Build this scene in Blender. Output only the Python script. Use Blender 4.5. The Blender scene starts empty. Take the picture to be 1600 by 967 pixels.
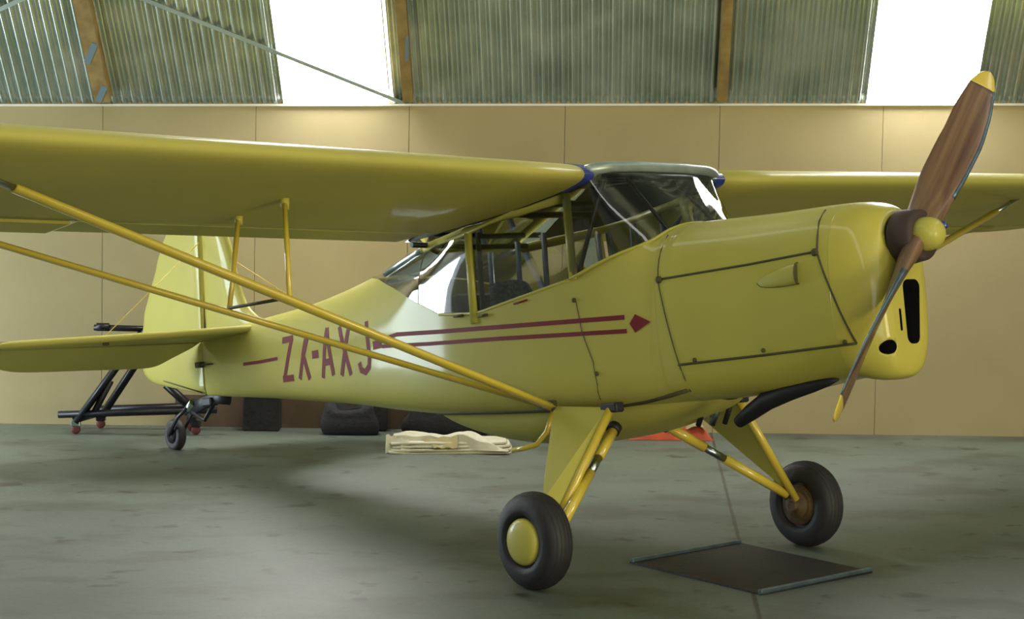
import bpy, bmesh, math, random
from mathutils import Vector, Matrix
random.seed(7)
scn = bpy.context.scene
col = scn.collection

# ---------------------------------------------------------------- camera
cam = bpy.data.cameras.new('camera'); co = bpy.data.objects.new('camera', cam); col.objects.link(co)
cam.sensor_fit = 'HORIZONTAL'; cam.sensor_width = 36.0
cam.lens = 2748.975 / 1600 * 36.0
cam.clip_end = 200
R_ = Vector((0.99907992, -0.03904545, 0.01774148)); U_ = Vector((-0.01561338, 0.05414897, 0.99841079)); F_ = Vector((0.03994408, 0.99776918, -0.05348952))
co.matrix_world = Matrix(((R_.x, U_.x, -F_.x, 0), (R_.y, U_.y, -F_.y, 0), (R_.z, U_.z, -F_.z, 1.79077), (0, 0, 0, 1)))
scn.camera = co

# ---------------------------------------------------------------- light
scn.view_settings.view_transform = 'Standard'
scn.view_settings.look = 'None'
scn.view_settings.gamma = 1
scn.view_settings.use_curve_mapping = False
scn.view_settings.exposure = 0.50
world = bpy.data.worlds.new('daylight'); scn.world = world; world.use_nodes = True
bg = world.node_tree.nodes['Background']; bg.inputs[0].default_value = (0.86, 0.95, 1.0, 1); bg.inputs[1].default_value = 1.2

def area_light(name, loc, direction, sx, sy, power, colour):
    l = bpy.data.lights.new(name, 'AREA'); l.shape = 'RECTANGLE'; l.size = sx; l.size_y = sy; l.energy = power; l.color = colour
    o = bpy.data.objects.new(name, l); col.objects.link(o); o.location = loc
    o.rotation_euler = Vector(direction).to_track_quat('-Z', 'Y').to_euler()
    return o
# daylight coming in by the front doorway behind the photographer and by the side doorway on the left
LIGHT_FRONT = area_light('front_doorway_daylight', (2.4, -5.9, 2.2), (0, 1, 0), 6.0, 4.0, 150, (1.0, 0.94, 0.74))
LIGHT_RIGHT = area_light('right_doorway_daylight', (9.35, -2.4, 1.9), (-1, .25, 0), 4.6, 3.4, 620, (1.0, 0.84, 0.46))
LIGHT_SIDE = area_light('side_doorway_daylight', (-6.9, 13.35, 1.0), (1, 0, 0), 1.9, 2.0, 140, (0.76, 0.93, 1.0))

# ---------------------------------------------------------------- materials
def mat(name, base=(.5, .5, .5), rough=.5, metal=0.0, coat=0.0, noise=0.0, nscale=6.0, base2=None, bump=0.0, bscale=30.0, emit=None, estr=1.0, spec=.5):
    m = bpy.data.materials.new(name); m.use_nodes = True
    nt = m.node_tree; b = nt.nodes['Principled BSDF']
    b.inputs['Base Color'].default_value = (*base, 1); b.inputs['Roughness'].default_value = rough; b.inputs['Metallic'].default_value = metal
    b.inputs['Coat Weight'].default_value = coat; b.inputs['Coat Roughness'].default_value = .08
    b.inputs['Specular IOR Level'].default_value = spec
    tc = nt.nodes.new('ShaderNodeTexCoord')
    if noise or base2:
        n = nt.nodes.new('ShaderNodeTexNoise'); n.inputs['Scale'].default_value = nscale; n.inputs['Detail'].default_value = 6
        nt.links.new(tc.outputs['Object'], n.inputs['Vector'])
        r = nt.nodes.new('ShaderNodeValToRGB'); r.color_ramp.elements[0].position = .3; r.color_ramp.elements[1].position = .7
        b2 = base2 or tuple(c * (1 - noise) for c in base)
        r.color_ramp.elements[0].color = (*b2, 1); r.color_ramp.elements[1].color = (*base, 1)
        nt.links.new(n.outputs['Fac'], r.inputs[0]); nt.links.new(r.outputs[0], b.inputs['Base Color'])
    if bump:
        n2 = nt.nodes.new('ShaderNodeTexNoise'); n2.inputs['Scale'].default_value = bscale; n2.inputs['Detail'].default_value = 3
        nt.links.new(tc.outputs['Object'], n2.inputs['Vector'])
        bp = nt.nodes.new('ShaderNodeBump'); bp.inputs['Strength'].default_value = bump; bp.inputs['Distance'].default_value = .02
        nt.links.new(n2.outputs['Fac'], bp.inputs['Height']); nt.links.new(bp.outputs[0], b.inputs['Normal'])
    if emit:
        b.inputs['Emission Color'].default_value = (*emit, 1); b.inputs['Emission Strength'].default_value = estr
    return m

YEL = mat('yellow_paint', (.50, .455, .085), .45, spec=.3, coat=.22, noise=.10, nscale=2.2, bump=.03, bscale=4)
YFAB = mat('yellow_doped_fabric', (.50, .455, .105), .6, spec=.2, coat=.08, noise=.08, nscale=2.0, bump=.05, bscale=5)
YBR = mat('bright_yellow_paint', (.68, .52, .065), .28, coat=.6, noise=.05)
RED = mat('dark_red_paint', (.20, .02, .028), .6, spec=.2, noise=.15, nscale=10)
BLK = mat('black_shadow_paint', (.012, .011, .014), .6, noise=.2)
SEAM = mat('dark_seam', (.075, .065, .02), .7, noise=.3, nscale=20)
RUB = mat('black_rubber', (.022, .020, .024), .62, noise=.3, nscale=14, bump=.1)
CHR = mat('bare_metal', (.55, .62, .62), .28, metal=1.0, noise=.2)
DMET = mat('dull_alloy', (.20, .25, .24), .35, metal=.8, noise=.3)
BLUE = mat('dark_blue_tape', (.025, .045, .28), .35, coat=.5, noise=.2)
BLST = mat('black_steel', (.015, .014, .02), .4, metal=.3, noise=.3)
TUBE = mat('grey_blue_tube', (.10, .14, .19), .4, noise=.2)
BRN = mat('brown_leather', (.06, .035, .03), .7, noise=.4)
CLOTH = mat('white_cotton', (.62, .60, .47), .9, base2=(.48, .46, .33), nscale=5, bump=.5, bscale=9)
CLOTHD = mat('stained_cotton', (.40, .34, .15), .9, base2=(.3, .25, .12), nscale=7)
ORG = mat('orange_canvas', (.55, .09, .03), .85, base2=(.30, .045, .02), nscale=7, bump=.6, bscale=9)
BOXM = mat('black_bag_cloth', (.014, .013, .018), .8, noise=.4, bump=.4)
MATM = mat('drip_tray_rubber', (.016, .011, .011), .6, noise=.4, nscale=3, bump=.15)
STEEL = mat('tray_edge_steel', (.16, .23, .27), .4, metal=.7, noise=.4, nscale=12)
RUST = mat('rusty_hub', (.14, .08, .03), .7, noise=.5, nscale=20)
REDW = mat('red_castor_rubber', (.16, .03, .03), .6, noise=.2)
FUSM = mat('yellow_fuselage_fabric', (.50, .455, .105), .55, spec=.1, coat=.34, noise=.08, nscale=2.0, bump=.03, bscale=5)
WHT = mat('white_trim', (.88, .87, .80), .6, noise=.08)

def glass_mat(name, tint, gl, rough=.03):
    m = bpy.data.materials.new(name); m.use_nodes = True; nt = m.node_tree
    nt.nodes.remove(nt.nodes['Principled BSDF']); out = nt.nodes['Material Output']
    t = nt.nodes.new('ShaderNodeBsdfTransparent'); t.inputs[0].default_value = (*tint, 1)
    g = nt.nodes.new('ShaderNodeBsdfGlossy'); g.inputs['Roughness'].default_value = rough; g.inputs[0].default_value = (1, 1, 1, 1)
    lw = nt.nodes.new('ShaderNodeFresnel'); lw.inputs[0].default_value = 1.5
    ad = nt.nodes.new('ShaderNodeMath'); ad.operation = 'MULTIPLY_ADD'; ad.inputs[1].default_value = 1.0; ad.inputs[2].default_value = gl
    ad.use_clamp = True
    mx = nt.nodes.new('ShaderNodeMixShader')
    n = nt.nodes.new('ShaderNodeTexNoise'); n.inputs['Scale'].default_value = 3
    bp = nt.nodes.new('ShaderNodeBump'); bp.inputs['Strength'].default_value = .06; bp.inputs['Distance'].default_value = .02
    tc = nt.nodes.new('ShaderNodeTexCoord'); nt.links.new(tc.outputs['Object'], n.inputs['Vector'])
    nt.links.new(n.outputs['Fac'], bp.inputs['Height']); nt.links.new(bp.outputs[0], g.inputs['Normal'])
    nt.links.new(lw.outputs[0], ad.inputs[0]); nt.links.new(ad.outputs[0], mx.inputs[0])
    nt.links.new(t.outputs[0], mx.inputs[1]); nt.links.new(g.outputs[0], mx.inputs[2]); nt.links.new(mx.outputs[0], out.inputs[0])
    return m
GLASS = glass_mat('window_glass', (.92, .95, .94), .03)
GLASSR = glass_mat('hazy_rear_glass', (.86, .90, .92), .09, .04)

def wood_mat():
    m = mat('varnished_wood', (.2, .1, .05), .45, coat=.2); nt = m.node_tree; b = nt.nodes['Principled BSDF']
    tc = nt.nodes.new('ShaderNodeTexCoord'); mp = nt.nodes.new('ShaderNodeMapping'); mp.inputs['Rotation'].default_value = (0, math.radians(-40.4), 0)
    m2 = nt.nodes.new('ShaderNodeMapping'); m2.inputs['Scale'].default_value = (22, 22, 1.0)
    n = nt.nodes.new('ShaderNodeTexNoise'); n.inputs['Scale'].default_value = 1.2; n.inputs['Detail'].default_value = 5
    r = nt.nodes.new('ShaderNodeValToRGB'); r.color_ramp.elements[0].position = .3; r.color_ramp.elements[0].color = (.075, .030, .022, 1)
    r.color_ramp.elements[1].position = .75; r.color_ramp.elements[1].color = (.27, .16, .08, 1)
    nt.links.new(tc.outputs['Object'], mp.inputs[0]); nt.links.new(mp.outputs[0], m2.inputs[0]); nt.links.new(m2.outputs[0], n.inputs['Vector']); nt.links.new(n.outputs['Fac'], r.inputs[0]); nt.links.new(r.outputs[0], b.inputs['Base Color'])
    return m
WOOD = wood_mat()
TIMB = mat('rafter_timber', (.36, .25, .095), .7, base2=(.22, .14, .05), nscale=9)

def floor_mat():
    m = mat('concrete', (.3, .3, .25), .55, bump=.08, bscale=18); nt = m.node_tree; b = nt.nodes['Principled BSDF']
    tc = nt.nodes.new('ShaderNodeTexCoord')
    def noise(sc, det=6, vec=None, stretch=None):
        n = nt.nodes.new('ShaderNodeTexNoise'); n.inputs['Scale'].default_value = sc; n.inputs['Detail'].default_value = det
        if stretch:
            mp = nt.nodes.new('ShaderNodeMapping'); mp.inputs['Scale'].default_value = stretch; mp.inputs['Location'].default_value = (3.1, 1.7, 0)
            nt.links.new(tc.outputs['Object'], mp.inputs[0]); nt.links.new(mp.outputs[0], n.inputs['Vector'])
        else: nt.links.new(tc.outputs['Object'], n.inputs['Vector'])
        return n
    def ramp(src, p0, c0, p1, c1):
        r = nt.nodes.new('ShaderNodeValToRGB'); r.color_ramp.elements[0].position = p0; r.color_ramp.elements[0].color = (*c0, 1)
        r.color_ramp.elements[1].position = p1; r.color_ramp.elements[1].color = (*c1, 1); nt.links.new(src, r.inputs[0]); return r
    def mul(a, c):
        x = nt.nodes.new('ShaderNodeMix'); x.data_type = 'RGBA'; x.blend_type = 'MULTIPLY'; x.inputs[0].default_value = 1
        nt.links.new(a, x.inputs[6]); nt.links.new(c, x.inputs[7]); return x.outputs[2]
    base = ramp(noise(.9).outputs['Fac'], .3, (.088, .112, .088), .7, (.130, .158, .124)).outputs[0]
    st = ramp(noise(1.6, 5, stretch=(1, 1.3, 1)).outputs['Fac'], .36, (.72, .68, .62), .48, (1, 1, 1)).outputs[0]
    sp = ramp(noise(4.2, 3).outputs['Fac'], .30, (.50, .42, .38), .37, (1, 1, 1)).outputs[0]
    gr = ramp(noise(60, 2).outputs['Fac'], .3, (.86, .86, .86), .7, (1.06, 1.06, 1.06)).outputs[0]
    c = mul(mul(mul(base, st), sp), gr)
    # saw-cut joint: distance to the line through (1.45,7.77)-(2.20,14.0), wobbling a little
    sx = nt.nodes.new('ShaderNodeSeparateXYZ'); nt.links.new(tc.outputs['Object'], sx.inputs[0])
    def mth(op, a, bb, cc=None):
        x = nt.nodes.new('ShaderNodeMath'); x.operation = op
        for i, v in enumerate((a, bb, cc)):
            if v is None: continue
            if isinstance(v, (int, float)): x.inputs[i].default_value = v
            else: nt.links.new(v, x.inputs[i])
        return x.outputs[0]
    k = (2.185 - 1.44) / (13.9 - 7.72)
    line = mth('MULTIPLY_ADD', sx.outputs[1], k, 1.44 - 7.72 * k)
    d = mth('ABSOLUTE', mth('SUBTRACT', sx.outputs[0], line), 0)
    d2 = mth('MULTIPLY_ADD', noise(5, 2).outputs['Fac'], .012, d)
    jr = ramp(d2, .012, (.42, .36, .28), .020, (1, 1, 1)).outputs[0]
    c = mul(c, jr)
    nt.links.new(c, b.inputs['Base Color'])
    return m
FLOOR = floor_mat()

def board_mat():
    m = mat('particle_board', (.46, .38, .21), .75, base2=(.42, .345, .185), nscale=1.3, bump=.05, bscale=60)
    return m
BOARD = board_mat()
IRON = mat('galvanised_iron', (.66, .70, .66), .25, metal=.8, base2=(.42, .49, .46), nscale=2.5)
DOORM = mat('door_sheet', (.25, .27, .24), .5, metal=.5, noise=.2)
SKYL = mat('translucent_skylight', (.8, .8, .8), .5, emit=(1.0, .985, .96), estr=13.0)
SKYL2 = mat('translucent_upper_skylight', (.8, .8, .8), .5, emit=(1.0, .985, .96), estr=2.5)

# ---------------------------------------------------------------- mesh helpers
class MB:
    def __init__(s): s.v = []; s.f = []; s.sm = []
    def add(s, vs, fs, smooth=True):
        n = len(s.v); s.v += [tuple(v) for v in vs]; s.f += [tuple(i + n for i in f) for f in fs]; s.sm += [smooth] * len(fs)
        return s
    def grid(s, rows, closed=False, caps=False, smooth=True):
        n = len(rows[0]); vs = [p for r in rows for p in r]; fs = []
        for i in range(len(rows) - 1):
            for j in range(n if closed else n - 1):
                a = i * n + j; b = i * n + (j + 1) % n
                fs.append((a, b, b + n, a + n))
        s.add(vs, fs, smooth)
        if caps:
            for r in (rows[0], rows[-1]): s.add(r, [tuple(range(n))], False)
        return s
    def box(s, c, d, rot=None):
        cx = Vector(c); vs = []
        for x in (-.5, .5):
            for y in (-.5, .5):
                for z in (-.5, .5):
                    p = Vector((x * d[0], y * d[1], z * d[2]))
                    if rot is not None: p = rot @ p
                    vs.append(cx + p)
        return s.add(vs, [(0, 1, 3, 2), (4, 6, 7, 5), (0, 4, 5, 1), (2, 3, 7, 6), (0, 2, 6, 4), (1, 5, 7, 3)], False)
    def tube(s, pts, r, n=12, ry=None, side=None, caps=True):
        pts = [Vector(p) for p in pts]; rows = []
        up = Vector(side) if side else None
        for i, p in enumerate(pts):
            d = (pts[min(i + 1, len(pts) - 1)] - pts[max(i - 1, 0)]).normalized()
            a = up.copy() if up else (Vector((0, 0, 1)) if abs(d.z) < .9 else Vector((0, 1, 0)))
            a = (a - d * a.dot(d)).normalized(); b = d.cross(a)
            rr = r[i] if isinstance(r, (list, tuple)) else r
            r2 = ry if ry else rr
            rows.append([p + a * rr * math.cos(2 * math.pi * k / n) + b * r2 * math.sin(2 * math.pi * k / n) for k in range(n)])
        return s.grid(rows, True, caps)
    def lathe(s, c, axis, prof, n=40):
        # prof: list of (offset along axis, radius)
        ax = Vector(axis).normalized(); c = Vector(c)
        a = Vector((0, 0, 1)) if abs(ax.z) < .9 else Vector((1, 0, 0))
        a = (a - ax * a.dot(ax)).normalized(); b = ax.cross(a)
        rows = [[c + ax * o + (a * math.cos(2 * math.pi * k / n) + b * math.sin(2 * math.pi * k / n)) * max(r, .0005) for k in range(n)] for o, r in prof]
        return s.grid(rows, True, True)
    def build(s, name, m, parent=None, bevel=0, solid=0, recalc=True, mats=None):
        me = bpy.data.meshes.new(name); me.from_pydata(s.v, [], s.f)
        for i, p in enumerate(me.polygons): p.use_smooth = s.sm[i]
        me.materials.append(m)
        for x in (mats or []): me.materials.append(x)
        bm = bmesh.new(); bm.from_mesh(me)
        bmesh.ops.remove_doubles(bm, verts=bm.verts, dist=1e-5)
        if recalc: bmesh.ops.recalc_face_normals(bm, faces=bm.faces)
        bm.to_mesh(me); bm.free()
        o = bpy.data.objects.new(name, me); col.objects.link(o)
        if solid:
            md = o.modifiers.new('thick', 'SOLIDIFY'); md.thickness = solid; md.offset = -1
            md = o.modifiers.new('split', 'EDGE_SPLIT'); md.split_angle = math.radians(42)
        if bevel:
            md = o.modifiers.new('bevel', 'BEVEL'); md.width = bevel; md.segments = 2; md.limit_method = 'ANGLE'
        if parent: o.parent = parent
        return o
def tag(o, label=None, cat=None, group=None, kind=None):
    if label: o['label'] = label
    if cat: o['category'] = cat
    if group: o['group'] = group
    if kind: o['kind'] = kind
    return o
def empty(name, loc, label, cat, group=None):
    e = bpy.data.objects.new(name, None); col.objects.link(e); e.location = loc; e.empty_display_size = .2
    return tag(e, label, cat, group)
def struct(o): o['kind'] = 'structure'; return o

# ================================================================ hangar shell
X0, X1, YB, YF = -7.0, 9.5, 14.51, -6.0
WTOP = lambda x: 2.675 + .0208 * x
struct(MB().box(((X0 + X1) / 2, (YB + YF) / 2, -.048), (X1 - X0 + .4, YB - YF + .4, .12)).build('floor', FLOOR))
# back wall: particle-board sheets with open butt joints
seams = [-6.5, -5.26, -4.02, -2.78, -1.54, -.29, .99, 2.27, 3.63, 4.9, 6.15, 7.4, 8.65]
edges = [X0 - .1] + seams + [X1 + .1]
wb = MB()
for a, b in zip(edges[:-1], edges[1:]):
    a2, b2 = a + .002, b - .002
    vs = [(a2, YB, 0), (b2, YB, 0), (b2, YB, WTOP(b2)), (a2, YB, WTOP(a2)), (a2, YB + .02, 0), (b2, YB + .02, 0), (b2, YB + .02, WTOP(b2)), (a2, YB + .02, WTOP(a2))]
    wb.add(vs, [(0, 1, 2, 3), (4, 7, 6, 5), (0, 4, 5, 1), (3, 2, 6, 7), (0, 3, 7, 4), (1, 5, 6, 2)], False)
wb.box(((X0 + X1) / 2, YB + .05, 1.45), (X1 - X0 + .2, .04, 2.9))
struct(wb.build('wall_back', BOARD))
cap = MB()
cap.add([(X0, YB - .02, WTOP(X0)), (X1, YB - .02, WTOP(X1)), (X1, YB + .06, WTOP(X1)), (X0, YB + .06, WTOP(X0)), (X0, YB - .02, WTOP(X0) + .018), (X1, YB - .02, WTOP(X1) + .018), (X1, YB + .06, WTOP(X1) + .018), (X0, YB + .06, WTOP(X0) + .018)],
        [(0, 1, 2, 3), (4, 7, 6, 5), (0, 4, 5, 1), (3, 2, 6, 7), (0, 3, 7, 4), (1, 5, 6, 2)], False)
struct(cap.build('trim_1', WHT))
# side walls, each with wall left of / right of its doorway
def wallbox(name, boxes, m=DOORM):
    mb = MB()
    for c, d in boxes: mb.box(c, d)
    return struct(mb.build(name, m))
wallbox('wall_left', [((X0 - .1, 3.05, 4.5), (.12, 18.3, 9.0)), ((X0 - .1, 14.45, 4.5), (.12, .25, 9.0)), ((X0 - .1, 13.25, 6.1), (.12, 2.2, 8.0))])
wallbox('wall_right', [((X1 + .1, 7.25, 4.5), (.12, 14.6, 9.0)), ((X1 + .1, -5.4, 4.5), (.12, 1.2, 9.0)), ((X1 + .1, -2.4, 6.4), (.12, 4.9, 5.2))])
wallbox('wall_front', [((-3.9, YF - .1, 2.5), (6.6, .12, 5.2)), ((7.6, YF - .1, 2.5), (4.2, .12, 5.2)), ((2.4, YF - .1, 4.8), (6.2, .12, .8))])

# roof: steep lower slope springing from the wall top, shallower upper slopes over the hall
DX = -.0661; DY = -.6057; DZ = .7929
K1 = 4.6
def roofpt(x, k, off=0.0):
    # off moves towards the room, along the inward normal of the steep slope
    z0 = WTOP(x) + .01
    return Vector((x + DX * k, YB + .03 + DY * k - off * .795, z0 + DZ * k - off * .607))
RA = [-6.07 - .38, -1.265, 3.54]     # left edges of the skylight sheets
SKW = [(-6.45, -5.68), (-1.265, -.50), (3.54, 4.342)]
SK2 = [(-3.9, -3.1), (6.3, 7.1)]
def corrugated(xs, f, amp=.020, pitch=.0815):
    rows = []
    n = max(2, int((xs[1] - xs[0]) / pitch * 8))
    for i in range(n + 1):
        x = xs[0] + (xs[1] - xs[0]) * i / n
        a = amp * math.cos(2 * math.pi * x / pitch)
        rows.append(f(x, a))
    return rows
def lower_rows(xs, kk):
    return corrugated(xs, lambda x, a: [roofpt(x, k, a) for k in kk])
ap = [X0 - .2] + [v for s in SKW for v in s] + [X1 + .5]
cr = MB()
for i in range(0, len(ap), 2):
    cr.grid(lower_rows((ap[i], ap[i + 1]), [-.08, 0, .4, .8, 1.2, 2, 3, K1]))
for a, b in SKW: cr.grid(lower_rows((a, b), [3.15, 3.9, K1]))
struct(cr.build('wall_upper_back', IRON, recalc=False))
for i, (a, b) in enumerate(SKW):
    w = MB().grid(lower_rows((a - .05, b + .05), [-.02, .5, 1, 2, 3.2]))
    struct(w.build('window_%d' % (i + 1), SKYL, recalc=False))
P1 = roofpt(0, K1); RY, RZ = 4.2, P1.z + 2.0
up = MB(); ap2 = [X0 - .5] + [v for s in SK2 for v in s] + [X1 + .5]
for i in range(0, len(ap2), 2):
    up.grid([[(x, P1.y, P1.z + a), (x, RY, RZ + a), (x, YF - .2, 5.0 + a)] for x, a in [(ap2[i] + (ap2[i + 1] - ap2[i]) * j / max(2, int((ap2[i + 1] - ap2[i]) / .0102)), .013 * math.cos(2 * math.pi * j / 8)) for j in range(max(2, int((ap2[i + 1] - ap2[i]) / .0102)) + 1)]])
struct(up.build('ceiling', IRON, recalc=False))
for i, (a, b) in enumerate(SK2):
    w = MB().grid([[(a - .04, P1.y, P1.z - .03), (a - .04, RY, RZ - .03), (a - .04, YF - .2, 4.97)], [(b + .04, P1.y, P1.z - .03), (b + .04, RY, RZ - .03), (b + .04, YF - .2, 4.97)]])
    struct(w.build('window_%d' % (i + 4), SKYL2, recalc=False))
# rafters and galvanised strap bracing
for n, (xr, wd) in enumerate([(-5.35, .1), (-2.745, .12), (-.29, .085), (2.272, .075), (4.85, .08), (7.4, .08)]):
    r = MB(); dn = .13
    for k0, k1 in ((.125, K1),):
        a = [roofpt(xr + sx * wd / 2, k, o) for k in (k0, k1) for o in (.02, .02 + dn) for sx in (-1, 1)]
        r.add(a, [(0, 1, 3, 2), (4, 6, 7, 5), (0, 4, 5, 1), (2, 3, 7, 6), (0, 2, 6, 4), (1, 5, 7, 3)], False)
    ro = struct(r.build('trim_%d' % (n + 2), TIMB))
STRAPM = mat('galvanised_strap', (.42, .50, .50), .5, metal=.3, noise=.15)
def strap(name, a, b, wd=.035, off=.022, m_=None):
    pa = roofpt(a[0], a[1], off); pb = roofpt(b[0], b[1], off); d = (pb - pa).normalized()
    nrm = Vector((0, -.795, -.607)); s = d.cross(nrm).normalized() * wd / 2
    m = MB().add([pa - s, pa + s, pb + s, pb - s, pa - s + nrm * .003, pa + s + nrm * .003, pb + s + nrm * .003, pb - s + nrm * .003],
                 [(0, 1, 2, 3), (4, 7, 6, 5), (0, 4, 5, 1), (3, 2, 6, 7), (0, 3, 7, 4), (1, 5, 6, 2)], False)
    return struct(m.build(name, m_ or STRAPM))
strap('trim_8', (-4.3, 2.0), (-.33, .03)); strap('trim_9', (-5.3, -.0), (-2.2, 1.5))
PATCH = mat('grey_blue_paint', (.16, .24, .30), .6)
strap('trim_10', (-2.800, .50), (-2.705, .68), .05, .1505, PATCH); strap('trim_11', (-2.775, .14), (-2.70, .28), .05, .1505, PATCH); strap('trim_12', (-.275, .52), (-.255, .75), .025, .1505, PATCH)

# ================================================================ the aeroplane
# body coordinates: (s aft of the propeller, y to starboard, z above the thrust line)
BASE = Vector((0.0, 1.6913616, -1.4889615))
def B(s, y, z): return Vector((-y, s, z)) - BASE
plane = empty('light_aircraft', (1.2328882, 8.8920101, 0), 'yellow high-wing tailwheel light aeroplane with wooden propeller, parked on the hangar floor', 'aeroplane')
plane.matrix_world = Matrix(((0.79505585, -0.59922882, -0.09386700, 1.2328882), (0.60653623, 0.78547720, 0.12304213, 8.8920101), (0, -0.15475910, 0.98795224, 0), (0, 0, 0, 1)))

FS = [(.088, -.52, .05, -.2, .11, 2.4, 2.6), (.10, -.590, .115, -.2, .152, 2.5, 2.8), (.14, -.622, .155, -.2, .196, 2.6, 3.0), (.22, -.627, .182, -.2, .243, 2.7, 3.1),
(.35, -.605, .195, -.2, .282, 2.8, 3.2), (.75, -.64, .210, -.2, .325, 2.8, 3.7), (1.2, -.648, .236, -.2, .379, 2.9, 4.3), (1.30, -.650, .243, -.195, .390, 2.9, 4.4),
(1.5, -.655, .40, -.18, .420, 3.2, 4.8), (1.8, -.655, .60, -.15, .458, 4.4, 5.5), (2.5, -.64, .64, -.15, .498, 4.6, 6), (3.1, -.605, .46, -.15, .475, 3.2, 6),
(3.6, -.555, .375, -.15, .42, 2.6, 6), (4.05, -.50, .29, -.14, .365, 2.4, 6), (4.7, -.435, .21, -.13, .28, 2.5, 6), (5.3, -.38, .178, -.11, .20, 2.8, 6),
(5.9, -.335, .16, -.09, .115, 3, 5), (6.33, -.30, .145, -.08, .03, 3, 4)]
def fs(s):
    s = min(max(s, FS[0][0]), FS[-1][0])
    for i in range(len(FS) - 1):
        a, b = FS[i], FS[i + 1]
        if s <= b[0]:
            t = (s - a[0]) / (b[0] - a[0]); p0 = FS[i - 1] if i > 0 else a; p3 = FS[i + 2] if i + 2 < len(FS) else b
            out = []
            for j in range(1, 7):
                m1 = (b[j] - p0[j]) / (b[0] - p0[0]) * (b[0] - a[0]); m2 = (p3[j] - a[j]) / (p3[0] - a[0]) * (b[0] - a[0])
                out.append((2 * t**3 - 3 * t**2 + 1) * a[j] + (t**3 - 2 * t**2 + t) * m1 + (-2 * t**3 + 3 * t**2) * b[j] + (t**3 - t**2) * m2)
            return out
def yside(s, z):
    zb, zt, zc, w, nu, nl = fs(s)
    if z >= zc: q = min(1, (z - zc) / (zt - zc)); n = nu
    else: q = min(1, (zc - z) / (zc - zb)); n = nl
    return w * max(0, 1 - q**n) ** (1 / n)
def section(s, za=None, zbm=None, n=28, shrink=0.0):
    # one side of the skin from z=zbm (None: keel) up to z=za (None: spine)
    zb, zt, zc, w, nu, nl = fs(s)
    def th(z):
        if z >= zc: return math.asin(min(1, max(0, (z - zc) / (zt - zc))) ** (nu / 2))
        return -math.asin(min(1, max(0, (zc - z) / (zc - zb))) ** (nl / 2))
    t0 = -math.pi / 2 if zbm is None else th(zbm); t1 = math.pi / 2 if za is None else th(za)
    out = []
    for i in range(n + 1):
        t = t0 + (t1 - t0) * i / n; c, sn = max(0, math.cos(t)), math.sin(t)
        if sn >= 0: y = w * c ** (2 / nu); z = zc + (zt - zc) * sn ** (2 / nu)
        else: y = w * c ** (2 / nl); z = zc - (zc - zb) * (-sn) ** (2 / nl)
        k = 1 - shrink
        out.append((y * k, zc + (z - zc) * k))
    return out
def loft(stations, top=lambda s: None, bot=lambda s: None, n=28, shrink=0.0, both=True, capf=False, capb=False):
    mb = MB(); rows = []
    for s in stations:
        h = section(s, top(s), bot(s), n, shrink)
        if both: rows.append([B(s, y, z) for y, z in reversed(h)] + [B(s, -y, z) for y, z in h[1:]])
        else: rows.append([B(s, y, z) for y, z in h])
    mb.grid(rows)
    if capf: mb.add(rows[0], [tuple(range(len(rows[0])))], False)
    if capb: mb.add(rows[-1], [tuple(range(len(rows[-1])))], False)
    return mb
def lin(a, b, n): return [a + (b - a) * i / n for i in range(n + 1)]
def interp(tab, x):
    if x <= tab[0][0]: return tab[0][1]
    for (a, va), (b, vb) in zip(tab[:-1], tab[1:]):
        if x <= b: return va + (vb - va) * (x - a) / (b - a)
    return tab[-1][1]
SILL = [(1.30, .212), (1.36, .16), (1.52, .107), (1.8, .022), (2.56, -.08), (2.9, -.05), (3.4, .15), (3.7, .24), (4.05, .289)]
def sill(s):
    if s < 1.295 or s > 4.045: return None
    return min(interp(SILL, s), fs(s)[1] - .002)

# --- fuselage skin (behind the firewall), keel to sill
fus = loft([1.2, 1.202, 1.206, 1.212, 1.225, 1.24, 1.26, 1.28, 1.29] + lin(1.30, 4.04, 44) + lin(4.06, 6.33, 26), top=sill, capb=True).build('fuselage', FUSM, plane, solid=.012, recalc=True)
cow = loft([.30, .302, .306, .312, .325] + lin(.35, 1.17, 17) + [1.185, 1.192, 1.197, 1.2]).build('engine_cowling', YEL, plane, solid=.006)
nose_mb = loft([.088, .09, .095, .10, .11, .12, .14, .165, .19, .22, .25, .275, .288, .294, .298, .30], capf=True, capb=True, n=36)
nose = nose_mb.build('nose_cowl', mat('nose_yellow_paint', (.52, .455, .078), .42, spec=.3, coat=.35, noise=.08), plane)

# cut the openings of the nose cowl
def cut(target, cutters):
    for c in cutters:
        md = target.modifiers.new('cut', 'BOOLEAN'); md.operation = 'DIFFERENCE'; md.solver = 'EXACT'; md.object = c; md.material_mode = 'TRANSFER'
    bpy.context.view_layer.update()
    dg = bpy.context.evaluated_depsgraph_get()
    me = bpy.data.meshes.new_from_object(target.evaluated_get(dg)); target.modifiers.clear(); target.data = me
    for c in cutters: bpy.data.objects.remove(c, do_unlink=True)
def slotcut(poly, s0, s1):
    rows = [[B(s, y, z) for y, z in poly] for s in (s0, s1)]
    return MB().grid(rows, True, True, False).build('cutter', BLK, plane)
def rrect(y0, y1, z0, z1, r, n=6):
    out = []
    for cy, cz, a0 in ((y1 - r, z1 - r, 0), (y0 + r, z1 - r, 90), (y0 + r, z0 + r, 180), (y1 - r, z0 + r, 270)):
        for i in range(n + 1):
            a = math.radians(a0 + 90 * i / n); out.append((cy + r * math.cos(a), cz + r * math.sin(a)))
    return out
INTAKE = [(y - .05 * max(0, (z + .30)) * 0 + (.03 if y < -.03 else 0) * (1 if z < -.40 else 0), z) for y, z in rrect(-.095, .025, -.475, -.185, .035)]
circ = [(.135 + .036 * math.cos(a * math.pi / 12), -.483 + .032 * math.sin(a * math.pi / 12)) for a in range(24)]
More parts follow.
